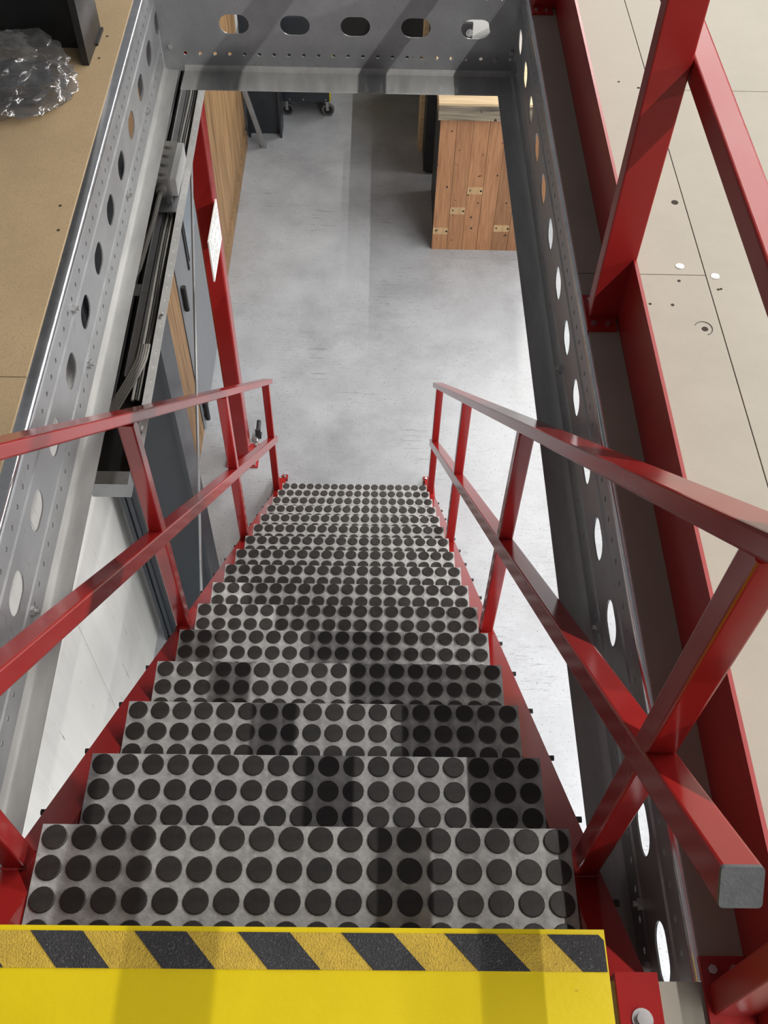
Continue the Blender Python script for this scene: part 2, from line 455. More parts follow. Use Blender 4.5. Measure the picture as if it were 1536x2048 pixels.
def joist(name, label, y0, y1, sgn, holes_y, pitch_small, bolts, base, xf, fl, uf):
    """channel beam along y: web with stadium slots and two rows of small holes, lower flange to the opening, upper flange under the boards"""
    t = thing(name, label, 'beam', base)
    outline = [(y0, ZB+0.01), (y1, ZB+0.01), (y1, ZT-0.009), (y0, ZT-0.009)]
    hs = [slot(y, ZH, 0.042, 0.0285) for y in holes_y]
    n = int((y1-y0-0.06)/pitch_small)
    for k in range(n):
        yy = y0+0.04+k*pitch_small
        hs.append(circ(yy, 2.914, 0.0055, 8)); hs.append(circ(yy, 3.090, 0.0055, 8))
    vs, fs = holed_plate(outline, hs, 0.003)
    mb = MB()
    mb.add([Vector((xf(v[0])+v[2]-sgn*0*0.001, v[0], v[1])) for v in vs], fs)
    mb.build('web', M_galv, t)
    # lower flange with a small rolled corner, upper flange with lip
    d = -sgn  # towards the opening
    fb = MB(); ft = MB(); hl = MB()
    ny = 8
    def strip(prof, mbx):
        k = len(prof); vs2 = []; fs2 = []
        for j in range(ny+1):
            yy = y0+(y1-y0)*j/ny
            vs2 += [(xf(yy)+a, yy, z) for a, z in prof]
        for j in range(ny):
            fs2 += [(j*k+i, j*k+(i+1) % k, (j+1)*k+(i+1) % k, (j+1)*k+i) for i in range(k)]
        fs2 += [tuple(range(k)), tuple(ny*k+i for i in reversed(range(k)))]
        mbx.add(vs2, fs2)
    # rolled web-to-flange corner and flange
    strip([(0.0015*d, ZB+0.016), (0.006*d, ZB+0.008), (0.014*d, ZB+0.003), (fl*d, ZB+0.003), (fl*d, ZB), (0.012*d, ZB), (0.003*d, ZB+0.006), (-0.0015*d, ZB+0.016)], fb)
    fb.build('lower_flange', M_galvd, t, smooth=True)
    strip([(0.0016*d, ZT-0.012), (0.0012*d, ZT-0.008), (-0.0005*d, ZT-0.004), (-0.0025*d, ZT-0.0012), (-0.0055*d, ZT), (-uf*d, ZT), (-uf*d, ZT-0.003), (-0.0055*d, ZT-0.003), (-0.0015*d, ZT-0.012)], ft)
    ft.build('upper_flange', M_galve, t, smooth=True)
    # slight stiffening folds along the web
    for zf in (2.940, 3.062):
        strip([(0.0016*d, zf+0.004), (0.0042*d, zf), (0.0016*d, zf-0.004), (0.0008*d, zf-0.004), (0.0008*d, zf+0.004)], hl)
    hl.build('web_fold', M_galv, t)
    for yy, zz in bolts:
        x = xf(yy)
        MB().cyl((x+0.0015*d, yy, zz), (x+0.010*d, yy, zz), 0.0095, n=6).cyl((x+0.010*d, yy, zz), (x+0.016*d, yy, zz), 0.0045, n=8).build('bolt', M_zinc, t)
    return t


joist('steel_beam', 'galvanised perforated steel beam along the left side of the stair opening', -0.245, 3.3, -1,
      [0.386+0.1783*k for k in range(-3, 16)], 0.0445, [(1.02, 2.925), (1.62, 2.93), (0.40, 2.92), (1.03, 3.075), (2.0, 2.93)], (lx(1.5), 1.5, ZB), lambda y: lx(y), 0.045, 0.0255)
joist('steel_beam', 'galvanised perforated steel beam along the right side of the stair opening', -0.245, 3.0, 1,
      [0.342+0.1755*k for k in range(-3, 15)], 0.0440, [(1.018, 2.935), (0.374, 2.935), (-0.102, 2.94), (-0.19, 2.935)], (0.505, 1.4, ZB), lambda y: 0.504, 0.052, 0.0078)

hd = thing('steel_beam', 'galvanised cross beam with five slots closing the far end of the stair opening', 'beam', (0, 2.347, ZB))
YH = 2.347
hx0, hx1 = lx(YH)+0.004, 0.501
hs = [slot(xx, ZH-0.002, 0.0435, 0.0285) for xx in (-0.508, -0.330, -0.152, 0.025, 0.2025, 0.379)]
hs = hs[1:]
for k in range(23):
    xx = -0.484+0.0443*k
    hs.append(circ(xx, 2.9125, 0.0055, 10)); hs.append(circ(xx, 3.0915, 0.0055, 10))
vs, fs = holed_plate([(hx0, ZB), (hx1, ZB), (hx1, ZT+0.012), (hx0, ZT+0.012)], hs, 0.003)
MB().add([Vector((v[0], YH+v[2], v[1])) for v in vs], fs).build('web', M_galv, hd)
fb = MB()
ZF = ZB+0.0035
prof = [(-0.0015, ZF+0.016), (-0.006, ZF+0.007), (-0.013, ZF+0.003), (-0.112, ZF+0.003), (-0.114, ZF), (-0.012, ZF), (-0.003, ZF+0.006), (0.0015, ZF+0.016)]
xa, xb = -0.492, 0.500
fb.add([(xx, YH+a, z) for xx in (xa, xb) for a, z in prof], [tuple(range(8)), tuple(range(15, 7, -1))]+[(i, (i+1) % 8, 8+(i+1) % 8, 8+i) for i in range(8)])
fb.build('lower_flange', M_galvd, hd)
MB().box(hx0, hx1, YH, YH+0.06, ZT+0.009, ZT+0.012).build('upper_flange', M_galv, hd)
for xx, zz in ((0.445, 2.913), (0.49, 2.935), (-0.525, 2.935)):
    MB().cyl((xx, YH-0.0015, zz), (xx, YH-0.009, zz), 0.008, n=6).build('bolt', M_zinc, hd)

# ================================================================= STAIRCASE
st = thing('staircase', 'red steel staircase with black studded treads running down to the concrete floor', 'staircase', (0, 1.5, 0))
tread_me = MB().box(-0.40, 0.40, -0.226, 0.0, -0.030, -0.001).prism(rrect(-0.3995, 0.3995, -0.2255, -0.0005, 0.001, 1), -0.001, 0.0)
stud_mb = MB()
# round rubber stud: short drum with a bevelled rim
n = 18
for (r, z) in ((0.0188, 0.0), (0.0188, 0.0026), (0.0176, 0.0036)):
    stud_mb.v += [(r*math.cos(2*math.pi*i/n), r*math.sin(2*math.pi*i/n), z) for i in range(n)]
for k in range(2):
    stud_mb.f += [(k*n+i, k*n+(i+1) % n, (k+1)*n+(i+1) % n, (k+1)*n+i) for i in range(n)]
stud_mb.f += [tuple(2*n+i for i in range(n))]
sx = [-0.400+0.0225+0.0444*k for k in range(18)]
sy = [-0.0205-0.0455*k for k in range(5)]
first_tread = None; first_stud = None
rest = MB()
for i in range(1, 17):
    ty, tz = (i-1)*G, Z1-(i-1)*RI
    if first_tread is None:
        first_tread = tread_me.build('tread', M_tread, None, base=(0, 0, 0)); tr = first_tread
    else:
        tr = first_tread.copy(); COL.objects.link(tr)
    tr.parent = st
    tr.location = Vector((0, ty, tz))-Vector(st['_base'])
    rows_single = 4 if i == 1 else (3 if i <= 5 else 0)
    for ry, yy in enumerate(sy):
        for xx in sx:
            if yy-0.019 < -0.226: continue
            if ry < rows_single:
                if first_stud is None:
                    first_stud = stud_mb.build('stud', M_stud, None, smooth=True, base=(0, 0, 0)); sd = first_stud
                else:
                    sd = first_stud.copy(); COL.objects.link(sd)
                sd.parent = tr; sd.location = (xx, yy, 0.0)
            else:
                rest.add([(v[0]+xx, v[1]+yy+ty, v[2]+tz) for v in stud_mb.v], stud_mb.f)
rs = rest.build('stud', M_stud, st, smooth=True); rs['kind'] = 'stuff'

# stringers: square hollow section following the slope
def slope_prof(x0, x1, dz, ya, yb, depth):
    """box following the stair slope, vertical cut ends"""
    mb = MB()
    vs = []
    for y in (ya, yb):
        zt = Z1+dz-SL*y
        zb = max(zt-depth, 0.004)
        if y > 3.0: zt, zb = max(zt, 0.06), 0.004
        for x, z in ((x0, zb), (x1, zb), (x1, zt), (x0, zt)): vs.append((x, y, z))
    mb.add(vs, [(3, 2, 1, 0), (4, 5, 6, 7), (0, 1, 5, 4), (1, 2, 6, 5), (2, 3, 7, 6), (3, 0, 4, 7)])
    return mb


DR, DL = -0.110, -0.100
for x0, x1, dz in ((0.4015, 0.455, DR), (-0.462, -0.4015, DL)):
    mb = MB()
    top = lambda y: Z1+dz-SL*y
    depth = 0.20
    # side outline (y,z): from the landing down to the floor with a horizontal foot
    yl = (Z1+dz-0.004)/SL
    out = [(-0.245, top(-0.245)), (2.89, top(2.89)), (3.03, 0.030), (3.03, 0.004), (yl-0.19, 0.004), (-0.06, top(-0.06)-depth-0.03), (-0.245, 2.86)]
    nn = len(out)
    vs = [(x, y, z) for x in (x0, x1) for y, z in out]
    mb.add(vs, [tuple(range(nn)), tuple(range(2*nn-1, nn-1, -1))]+[(i, (i+1) % nn, nn+(i+1) % nn, nn+i) for i in range(nn)])
    sg = mb.build('stringer', M_red, st)
    so = 1 if x0 > 0 else -1
    xo = x1 if so > 0 else x0
    for i in range(1, 17):          # tread bolts showing on the outer face
        y, z = (i-1)*G-0.10, Z1-(i-1)*RI-0.012
        zt = top(y)-0.02
        MB().cyl((xo, y, zt), (xo+so*0.014, y, zt), 0.006, n=6).build('bolt', M_dark, sg)

# balustrades
rsq = lambda wdt, hgt, r: rrect(-wdt/2, wdt/2, -hgt/2, hgt/2, r)
cosA, sinA = math.cos(ang), math.sin(ang)


def sloping_rail(name, xc, wdt, hgt, off, ya, yb, r=0.004):
    """rail whose top face lies on z = Z1+off-SL*y"""
    nrm = Vector((0, sinA, cosA))
    a = Vector((xc, ya, Z1+off-SL*ya))-nrm*hgt/2; b = Vector((xc, yb, Z1+off-SL*yb))-nrm*hgt/2
    return MB().sweep(rsq(wdt, hgt, r), a, b, (1, 0, 0)).build(name, M_red, st)


posts_y = (-0.035, 0.925, 1.905, 2.935)
for sgn, xp, xh, xm, offh, offm, dz, pw in ((1, 0.430, 0.425, 0.430, 0.803, 0.361, DR, 0.036), (-1, -0.4445, -0.444, -0.4445, 0.810, 0.372, DL, 0.036)):
    sloping_rail('handrail', xh, 0.050, 0.025, offh, -0.30, 3.02)
    mr_ = sloping_rail('middle_rail', xm, 0.040, 0.040, offm, -0.232, 3.04)
    nrm = Vector((0, sinA, cosA))
    for yy, dirn in ((-0.232, -1), (3.04, 1)):
        c = Vector((xm, yy, Z1+offm-SL*yy))-nrm*0.020
        dv = Vector((0, cosA, -sinA))*dirn
        cp = MB().sweep(rsq(0.040, 0.040, 0.004), c, c+dv*0.005, (1, 0, 0)).build('end_cap', M_cap, st)
        cp['label'] = 'grey plastic end cap'
    c = Vector((xh, 3.02, Z1+offh-SL*3.02))-nrm*0.0125
    dv = Vector((0, cosA, -sinA))
    for yy in posts_y:
        zf = Z1+dz-SL*(yy)+0.5*pw*SL-0.03
        zt = Z1+offh-SL*(yy)-0.030
        p = MB().sweep(rsq(pw, pw, 0.004), (xp, yy, zf-0.012), (xp, yy, zt), (1, 0, 0)).build('post', M_red, st)
        # weld bead at the foot
        zz = Z1+dz-SL*yy
        wl = MB()
        h = pw/2+0.001
        ring = [(xp-h, yy-h), (xp+h, yy-h), (xp+h, yy+h), (xp-h, yy+h), (xp-h, yy-h)]
        wl.tube([(a, b, Z1+dz-SL*b+0.001) for a, b in ring], 0.0025, 6)
        wl.build('weld', M_redm, st)
# foot brackets with bolts
for x0, x1 in ((0.395, 0.425), (-0.425, -0.392)):
    b_ = MB().box(x0, x1, 3.032, 3.075, 0.0, 0.006).box(x0, x1, 3.031, 3.037, 0.0, 0.022).build('foot_bracket', M_red, st)
    xm_ = (x0+x1)/2
    MB().cyl((xm_, 3.055, 0.006), (xm_, 3.055, 0.018), 0.008, n=6).build('bolt', M_zinc, b_)
# top brackets screwed to the boards
for x0, x1 in ((0.400, 0.453), (-0.462, -0.402)):
    tb = MB().box(x0, x1, -0.36, -0.2375, DK, DK+0.008).box(x0, x1, -0.246, -0.238, DK-0.06, DK+0.0005).build('top_bracket', M_red, st)
    xm_ = (x0+x1)/2
    MB().cyl((xm_, -0.291, DK+0.008), (xm_, -0.291, DK+0.010), 0.013, n=20).cyl((xm_, -0.291, DK+0.010), (xm_, -0.291, DK+0.016), 0.008, n=14).build('bolt', M_zinc, tb)

# ================================================================= LANDING PLATE
ld = thing('landing_plate', 'yellow steel landing plate with a hazard striped edge at the head of the stairs', 'landing', (0, -0.45, DK))
MB().box(-0.392, 0.3905, -0.75, -0.191, DK+0.0015, ZL).box(-0.392, 0.3905, -0.197, -0.1915, ZL-0.05, DK+0.002).build('plate', M_yel, ld)
ty0, ty1 = -0.2405, -0.1975
tp = MB().prism([(-0.392, ty0), (0.3885, ty0), (0.3885, ty1-0.006), (0.3825, ty1), (-0.392, ty1)], ZL, ZL+0.0008).build('hazard_tape', M_tapey, ld)
tp['label'] = 'gritty yellow and black hazard tape'
per, sh, wk = 0.1287, 0.0405, 0.0645
for k in range(-1, 7):
    xa = -0.3255+k*per
    q = [(xa, ty1), (xa+wk, ty1), (xa+wk+sh, ty0), (xa+sh, ty0)]
    # clip to the tape
    def clip(poly, lim, keep_less):
        o_ = []
        for a, b in zip(poly, poly[1:]+poly[:1]):
            ia = (a[0] <= lim) == keep_less; ib = (b[0] <= lim) == keep_less
            if ia: o_.append(a)
            if ia != ib:
                t_ = (lim-a[0])/(b[0]-a[0]); o_.append((lim, a[1]+t_*(b[1]-a[1])))
        return o_
    q = clip(q, 0.3885, True); q = clip(q, -0.392, False) if q else q
    if len(q) < 3: continue
    if k == 5: q = [(min(p[0], 0.3885), p[1]) for p in q]
    MB().prism(q, ZL+0.0008, ZL+0.0014).build('black_stripe', M_tapeb, tp)

# ================================================================= GUARD RAIL ON THE RIGHT
gr = thing('guard_rail', 'red steel guard rail with a tall toe board on the right mezzanine edge', 'railing', (0.56, 1.0, DK))
tx = lambda y: 0.568+0.003*y
vs = []
ya, yb = -0.30, 2.9
for y in (ya, yb):
    for dx, z in ((0, DK+0.001), (0.006, DK+0.001), (0.006, DK+0.150), (0, DK+0.150)): vs.append((tx(y)+dx, y, z))
MB().add(vs, [(3, 2, 1, 0), (4, 5, 6, 7), (0, 1, 5, 4), (1, 2, 6, 5), (2, 3, 7, 6), (3, 0, 4, 7)]).build('toe_board', M_reds, gr)
for yc in (-0.268, 0.9725, 2.22):
    MB().sweep(rrect(-0.0315, 0.0315, -0.0175, 0.0175, 0.003), (0.5465, yc, DK+0.006), (0.5465, yc, 4.10), (1, 0, 0)).build('post', M_reds, gr)
    bp_ = MB().box(0.509, 0.5665, yc-0.05, yc+0.05, DK, DK+0.007).build('base_plate', M_redm, gr)
    for bx in (0.5225, 0.550):
        for by in (yc-0.034, yc+0.034):
            MB().cyl((bx, by, DK+0.007), (bx, by, DK+0.011), 0.006, n=6).build('bolt', M_zinc, bp_)
MB().sweep(rsq(0.042, 0.041, 0.004), (0.601, -0.30, 3.6455), (0.601, 2.9, 3.6455), (1, 0, 0)).build('middle_rail', M_reds, gr)
MB().sweep(rsq(0.050, 0.045, 0.004), (0.601, -0.30, 4.085), (0.601, 2.9, 4.085), (1, 0, 0)).build('handrail', M_reds, gr)

# ================================================================= RED COLUMN, SIGN, ANCHOR, BRACE
rc = thing('red_column', 'red square steel column standing beside the foot of the stairs', 'column', (-0.662, 3.215, 0))
MB().sweep(rsq(0.090, 0.090, 0.010), (-0.664, 3.215, 0.008), (-0.664, 3.215, 2.855), (1, 0, 0)).build('shaft', M_red, rc)
bp_ = MB().box(-0.757, -0.572, 3.125, 3.305, 0, 0.010).build('base_plate', M_redm, rc)
for bx in (-0.74, -0.592):
    for by in (3.142, 3.288):
        MB().cyl((bx, by, 0.010), (bx, by, 0.022), 0.010, n=6).build('bolt', M_zinc, bp_)

sg = thing('column_sign', 'white printed sheet fixed to the side of the red column', 'sign', (-0.612, 3.045, 1.58))
MB().box(-0.6185, -0.612, 2.895, 3.195, 1.578, 1.793).build('sheet', M_white, sg)
lines = MB()
random.seed(3)
for k in range(9):
    zz = 1.772-0.0205*k
    y = 2.915
    while y < 3.165:
        ln = random.uniform(0.012, 0.05)
        if random.random() < 0.72: lines.box(-0.6119, -0.6116, y, min(y+ln, 3.17), zz-0.003, zz)
        y += ln+0.010
lines.build('printed_lines', M_ink, sg)

an = thing('floor_anchor', 'small clear-headed bolt and dark clamp on the floor by the red column', 'bolt', (-0.585, 3.30, 0.0))
an['label'] = 'small zinc bolt with a dark clamp on the floor beside the red column'
MB().cyl((-0.597, 3.335, 0.0), (-0.597, 3.335, 0.016), 0.017, n=14).cyl((-0.597, 3.335, 0.016), (-0.597, 3.335, 0.03), 0.010, n=6).build('bolt_head', M_zinc, an)
MB().box(-0.602, -0.57, 3.352, 3.362, 0.0, 0.075).box(-0.602, -0.57, 3.352, 3.40, 0.0, 0.006).build('clamp', M_dark, an)
MB().cyl((-0.586, 3.36, 0.055), (-0.586, 3.44, 0.06), 0.013, n=12).build('knob', M_black, an)

br = MB().cyl((-0.60, 3.15, 2.770), (-0.60, 0.765, 0.012), 0.0058, n=10).build('brace_rod', M_galv, smooth=True)
tag(br, 'thin diagonal steel bracing rod crossing in front of the dark column and wood wall', 'rod')

# ================================================================= DARK STEEL COLUMNS
def dark_column(label, x0, x1, y0, y1, z0, z1, ribs=True, name='steel_column'):
    t = thing(name, label, 'column', ((x0+x1)/2, (y0+y1)/2, z0))
    return t


c1 = dark_column('blue-black steel column beside the pale concrete wall left of the stairs', -0.95, -0.65, 1.99, 2.16, 0, 2.83)
MB().box(-0.666, -0.65, 1.985, 2.160, 0.0, 2.83).build('flange', M_col, c1)
MB().box(-0.95, -0.934, 1.985, 2.160, 0.0, 2.83).build('flange', M_col, c1)
MB().box(-0.934, -0.666, 2.012, 2.026, 0.0, 2.83).build('web', M_col, c1)
rb = MB()
for xx in (-0.952, -0.926, -0.888):
    rb.sweep(rrect(-0.009, 0.009, -0.009, 0.009, 0.004), (xx+0.008, 1.982, 0.0), (xx+0.008, 1.982, 2.83), (1, 0, 0))
rb.box(-0.952, -0.872, 1.985, 1.994, 0.0, 2.83)
rb.build('ribbed_channel', M_col, c1)

c2 = dark_column('blue-black steel column at the far end of the wood wall', -0.91, -0.65, 6.5, 6.68, 0, 2.83)
MB().box(-0.665, -0.65, 6.50, 6.68, 0.0, 2.83).build('flange', M_col, c2)
MB().box(-0.912, -0.897, 6.50, 6.68, 0.0, 2.83).build('flange', M_col, c2)
MB().box(-0.897, -0.665, 6.56, 6.575, 0.0, 2.83).build('web', M_col, c2)

c3 = dark_column('black steel column standing on the left mezzanine floor behind the plastic bag', -0.95, -0.64, 1.862, 2.035, DK, 4.6)
MB().box(-0.651, -0.634, 1.864, 2.036, DK, 4.6).build('flange', M_colb, c3)
MB().box(-1.03, -1.013, 1.864, 2.036, DK, 4.6).build('flange', M_colb, c3)
MB().box(-1.013, -0.651, 1.948, 1.960, DK, 4.6).build('web', M_colb, c3)
MB().box(-0.634, -0.629, 1.96, 2.042, DK, DK+0.008).build('floor_angle', M_dark, c3)

bs = thing('diagonal_strut', 'galvanised tube leaning across the far dark column beside the wood wall', 'brace', (-0.785, 6.372, 0))
MB().sweep(rsq(0.036, 0.036, 0.006), (-0.785, 6.375, 0.006), (-1.06+0.13, 6.375, 0.60), (0, 1, 0)).build('tube', M_galv, bs)
MB().box(-0.805, -0.763, 6.355, 6.395, 0, 0.006).build('foot_plate', M_galv, bs)

# ================================================================= WOOD WALL WITH DOOR
wl = thing('wall_cladding', 'oak board cladding on the left wall behind the red column', 'cladding', (-0.93, 4.7, 0))
xs0, xs1 = -0.948, -0.918
yb_ = [2.30, 2.56, 2.83, 3.09, 3.25, 3.405]
for a, b in zip(yb_, yb_[1:]):
    MB().box(xs0, xs1, a+0.0015, b-0.0015, 0.105, 2.60).build('board', M_oak, wl)
MB().box(xs0, xs1+0.001, 2.30, 3.405, 0.0, 0.092).build('skirting_board', M_oak, wl)
yy = 4.56
k = 0
random.seed(11)
while yy < 6.38:
    wd = random.choice((0.16, 0.19, 0.22, 0.14))
    y2 = min(yy+wd, 6.40)
    MB().box(xs0, xs1+random.uniform(-0.002, 0.001), yy+0.0015, y2-0.0015, 0.155, 2.60).build('board', M_oak, wl)
    yy = y2
MB().box(xs0, xs1+0.004, 4.56, 6.40, 0.0, 0.118).build('skirting_board', M_oak, wl)
MB().box(xs0-0.002, xs0+0.012, 2.30, 6.40, 0.0, 2.60).build('backing', M_dark, wl)

dr = thing('door_1', 'grey steel door in the oak clad wall', 'door', (-0.93, 3.72, 0))
del dr['category']; dr['kind'] = 'structure'
MB().box(-0.948, -0.913, 3.41, 4.555, 0.012, 2.10).build('leaf', M_door, dr)
MB().box(-0.9128, -0.9095, 3.757, 4.35, 1.02, 1.95).build('window_pane', M_pane, dr)
wf = MB()
wf.box(-0.913, -0.905, 3.700, 3.722, 0.975, 1.95).box(-0.913, -0.907, 3.744, 3.757, 1.0, 1.95)
wf.build('window_frame', M_black, dr)
MB().cyl((-0.898, 3.462, 0.905), (-0.898, 3.462, 1.062), 0.014, n=12).box(-0.913, -0.896, 3.455, 3.469, 0.93, 0.945).box(-0.913, -0.896, 3.455, 3.469, 1.02, 1.035).build('handle', M_black, dr, smooth=True)
MB().cyl((-0.896, 3.47, 0.04), (-0.896, 3.47, 0.185), 0.015, n=12).box(-0.913, -0.894, 3.462, 3.478, 0.06, 0.08).box(-0.913, -0.894, 3.462, 3.478, 0.14, 0.16).build('floor_bolt', M_black, dr, smooth=True)

# ================================================================= WOOD BENCH WITH PLANK FRONT
cr = thing('plank_workbench', 'workbench with a reclaimed plank front and thick pale top right of the stairs', 'workbench', (0.9, 5.5, 0))
edges = [0.497, 0.604, 0.708, 0.813, 0.917, 1.030, 1.14, 1.25]
for k, (a, b) in enumerate(zip(edges, edges[1:])):
    pk = MB().box(a+0.001, b-0.001, 5.158-0.0015*(k % 2), 5.182, 0.0, 1.02).build('plank', M_plank, cr)
    zc = {0: 0.13, 1: 0.30, 2: 0.46, 3: 0.63, 4: 0.16}.get(k)
    if zc and k != 3:
        MB().box(a+0.0015, b-0.002, 5.1562-0.0015*(k % 2), 5.159, zc, zc+0.055).build('pale_patch', M_patch, pk)
        MB().cyl((a+0.02, 5.1562-0.0015*(k % 2), zc+0.03), (a+0.02, 5.1555-0.0015*(k % 2), zc+0.03), 0.006, n=8).cyl((b-0.012, 5.1562-0.0015*(k % 2), zc+0.026), (b-0.012, 5.1555-0.0015*(k % 2), zc+0.026), 0.008, n=8).build('knot', M_hole, pk)
random.seed(21)
for k in range(26):
    kx, kz, kr = random.uniform(0.51, 1.02), random.uniform(0.08, 0.99), random.uniform(0.003, 0.0075)
    if min(abs(kx-e) for e in edges) < 0.012: continue
    MB().cyl((kx, 5.1580, kz), (kx, 5.1560, kz), kr, n=7).build('knot', M_hole, cr)
MB().box(0.512, 0.53, 5.182, 5.85, 0.0, 1.02).build('side_panel', M_dark, cr)
MB().box(1.23, 1.25, 5.182, 5.85, 0, 1.02).build('side_panel', M_dark, cr)
MB().box(0.477, 1.25, 5.118, 5.16, 1.022, 1.118, 0.004).build('top_front', M_slabf, cr)
MB().box(0.477, 1.25, 5.120, 5.90, 1.1185, 1.135).box(0.479, 1.25, 5.161, 5.90, 1.022, 1.1185).build('top', M_slab, cr)

mc = thing('bench_machine', 'steel machine with a bearing plate on top of the plank workbench', 'machine', (0.75, 5.5, 1.135))
MB().box(0.57, 0.672, 5.42, 5.45, 1.135, 1.475).build('bearing_plate', M_dark, mc)
MB().cyl((0.652, 5.42, 1.425), (0.652, 5.408, 1.425), 0.022, n=18).cyl((0.652, 5.408, 1.425), (0.652, 5.40, 1.425), 0.011, n=14).build('bearing', M_galv, mc, smooth=True)
MB().add([(0.675, 5.43, 1.135), (0.90, 5.40, 1.135), (0.90, 5.40, 1.50), (0.675, 5.43, 1.36), (0.675, 5.44, 1.135), (0.90, 5.41, 1.135), (0.90, 5.41, 1.50), (0.675, 5.44, 1.36)],
         [(0, 1, 2, 3), (4, 7, 6, 5), (0, 4, 5, 1), (1, 5, 6, 2), (2, 6, 7, 3), (3, 7, 4, 0)]).build('guard_plate', M_galv, mc)
MB().box(0.56, 1.0, 5.50, 5.515, 1.135, 1.75).build('back_panel', M_white, mc)

cb = thing('dark_cabinet', 'black cabinet with a pale timber side behind the plank workbench', 'cabinet', (0.8, 6.6, 0))
MB().box(0.455, 1.25, 6.05, 7.3, 0.03, 1.42).build('body', M_dark, cb)
MB().box(0.425, 0.455, 6.35, 6.60, 0.0, 1.45).build('side_board', M_slab, cb)
MB().box(0.47, 1.2, 6.08, 7.2, 0.0, 0.03).build('plinth', M_dark, cb)

# ================================================================= TROLLEY
tl = thing('trolley', 'dark wheeled trolley with silver castors at the far end of the floor', 'trolley', (-0.5, 7.0, 0))
MB().box(-0.66, -0.285, 6.80, 7.40, 0.135, 0.80, 0.006).build('body', M_col, tl)
MB().box(-0.2845, -0.276, 6.80, 7.40, 0.135, 0.80).build('yellow_edge', M_yel, tl)
for bx in (-0.492, -0.312, -0.60):
    MB().cyl((bx, 6.80, 0.155), (bx, 6.795, 0.155), 0.006, n=10).build('rivet', M_zinc, tl)
for cx, cy in ((-0.628, 6.85), (-0.302, 6.85), (-0.628, 7.33), (-0.302, 7.33)):
    cs = MB().box(cx-0.028, cx+0.028, cy-0.025, cy+0.05, 0.125, 0.135).build('castor', M_galv, tl)
    MB().add([(cx-0.017, cy-0.02, 0.125), (cx-0.017, cy+0.02, 0.125), (cx+0.0, cy+0.035, 0.05), (cx+0.0, cy-0.005, 0.05),
              (cx-0.020, cy-0.024, 0.125), (cx-0.020, cy+0.02, 0.125), (cx-0.003, cy+0.035, 0.05), (cx-0.003, cy-0.009, 0.05)],
             [(0, 1, 2, 3), (4, 7, 6, 5), (0, 4, 5, 1), (1, 5, 6, 2), (2, 6, 7, 3), (3, 7, 4, 0)]).box(cx-0.012, cx+0.010, cy-0.032, cy-0.028, 0.05, 0.128).build('fork', M_zinc, cs)
    wh = MB().cyl((cx+0.004, cy-0.026, 0.052), (cx+0.004, cy-0.002, 0.052), 0.050, n=24).build('wheel', M_wheel, cs, smooth=True)
    MB().cyl((cx+0.004, cy-0.0275, 0.052), (cx+0.004, cy-0.026, 0.052), 0.036, n=20).cyl((cx+0.004, cy-0.031, 0.052), (cx+0.004, cy-0.0275, 0.052), 0.008, n=10).build('hub', M_black, cs)

# ================================================================= CABLE TRAY UNDER THE LEFT BEAM
ZTR = 2.60
sk = lambda y, x: x-0.009-0.019*(y-1.72)
tray = thing('cable_tray', 'perforated galvanised cable tray under the left steel beam', 'cable tray', (-0.55, 1.9, ZTR-0.055))


def skew_box(mb, x0, x1, y0, y1, z0, z1):
    vs = [(sk(y, x), y, z) for z in (z0, z1) for y in (y0, y1) for x in (x0, x1)]
    mb.add(vs, [(0, 2, 3, 1), (4, 5, 7, 6), (0, 1, 5, 4), (2, 6, 7, 3), (0, 4, 6, 2), (1, 3, 7, 5)])
    return mb


TE = 2.94
outline = [(0.986, -0.0115), (TE, -0.0115), (TE, 0.0115), (0.986, 0.0115)]
hs = [slot(1.02+0.053*k, 0.0, 0.0075, 0.0026, 4) for k in range(33)]
vs, fs = holed_plate(outline, hs, 0.002)
mb = MB().add([Vector((sk(v[0], -0.487)+v[1], v[0], ZTR+v[2])) for v in vs], fs)
skew_box(mb, -0.4985, -0.4965, 0.986, TE, ZTR-0.05, ZTR-0.001)
mb.build('perforated_rail', M_galvl, tray)
mb = MB()
skew_box(mb, -0.557, -0.537, 1.308, TE, ZTR-0.006, ZTR-0.004); skew_box(mb, -0.559, -0.557, 1.308, TE, ZTR-0.05, ZTR); skew_box(mb, -0.539, -0.537, 1.308, TE, ZTR-0.05, ZTR-0.004)
mb.build('divider_rail', M_galv, tray)
skew_box(MB(), -0.6235, -0.4965, 0.986, TE, ZTR-0.054, ZTR-0.051).build('tray_bottom', M_black, tray)
skew_box(MB(), -0.6265, -0.6240, 0.986, TE, ZTR-0.054, ZTR+0.05).build('side_rail', M_black, tray)
skew_box(MB(), -0.592, -0.498, 0.945, 0.985, ZTR-0.05, ZTR).build('end_bar', M_galv, tray)
for yy in (1.10, 1.19, 1.53):
    MB().cyl((sk(yy, -0.487), yy, ZTR+0.001), (sk(yy, -0.487), yy, ZTR+0.009), 0.006, n=8).build('screw', M_zinc, tray)
cl = skew_box(MB(), -0.592, -0.560, 1.615, 1.662, ZTR+0.002, ZTR+0.005).build('cable_clip', M_galv, tray)

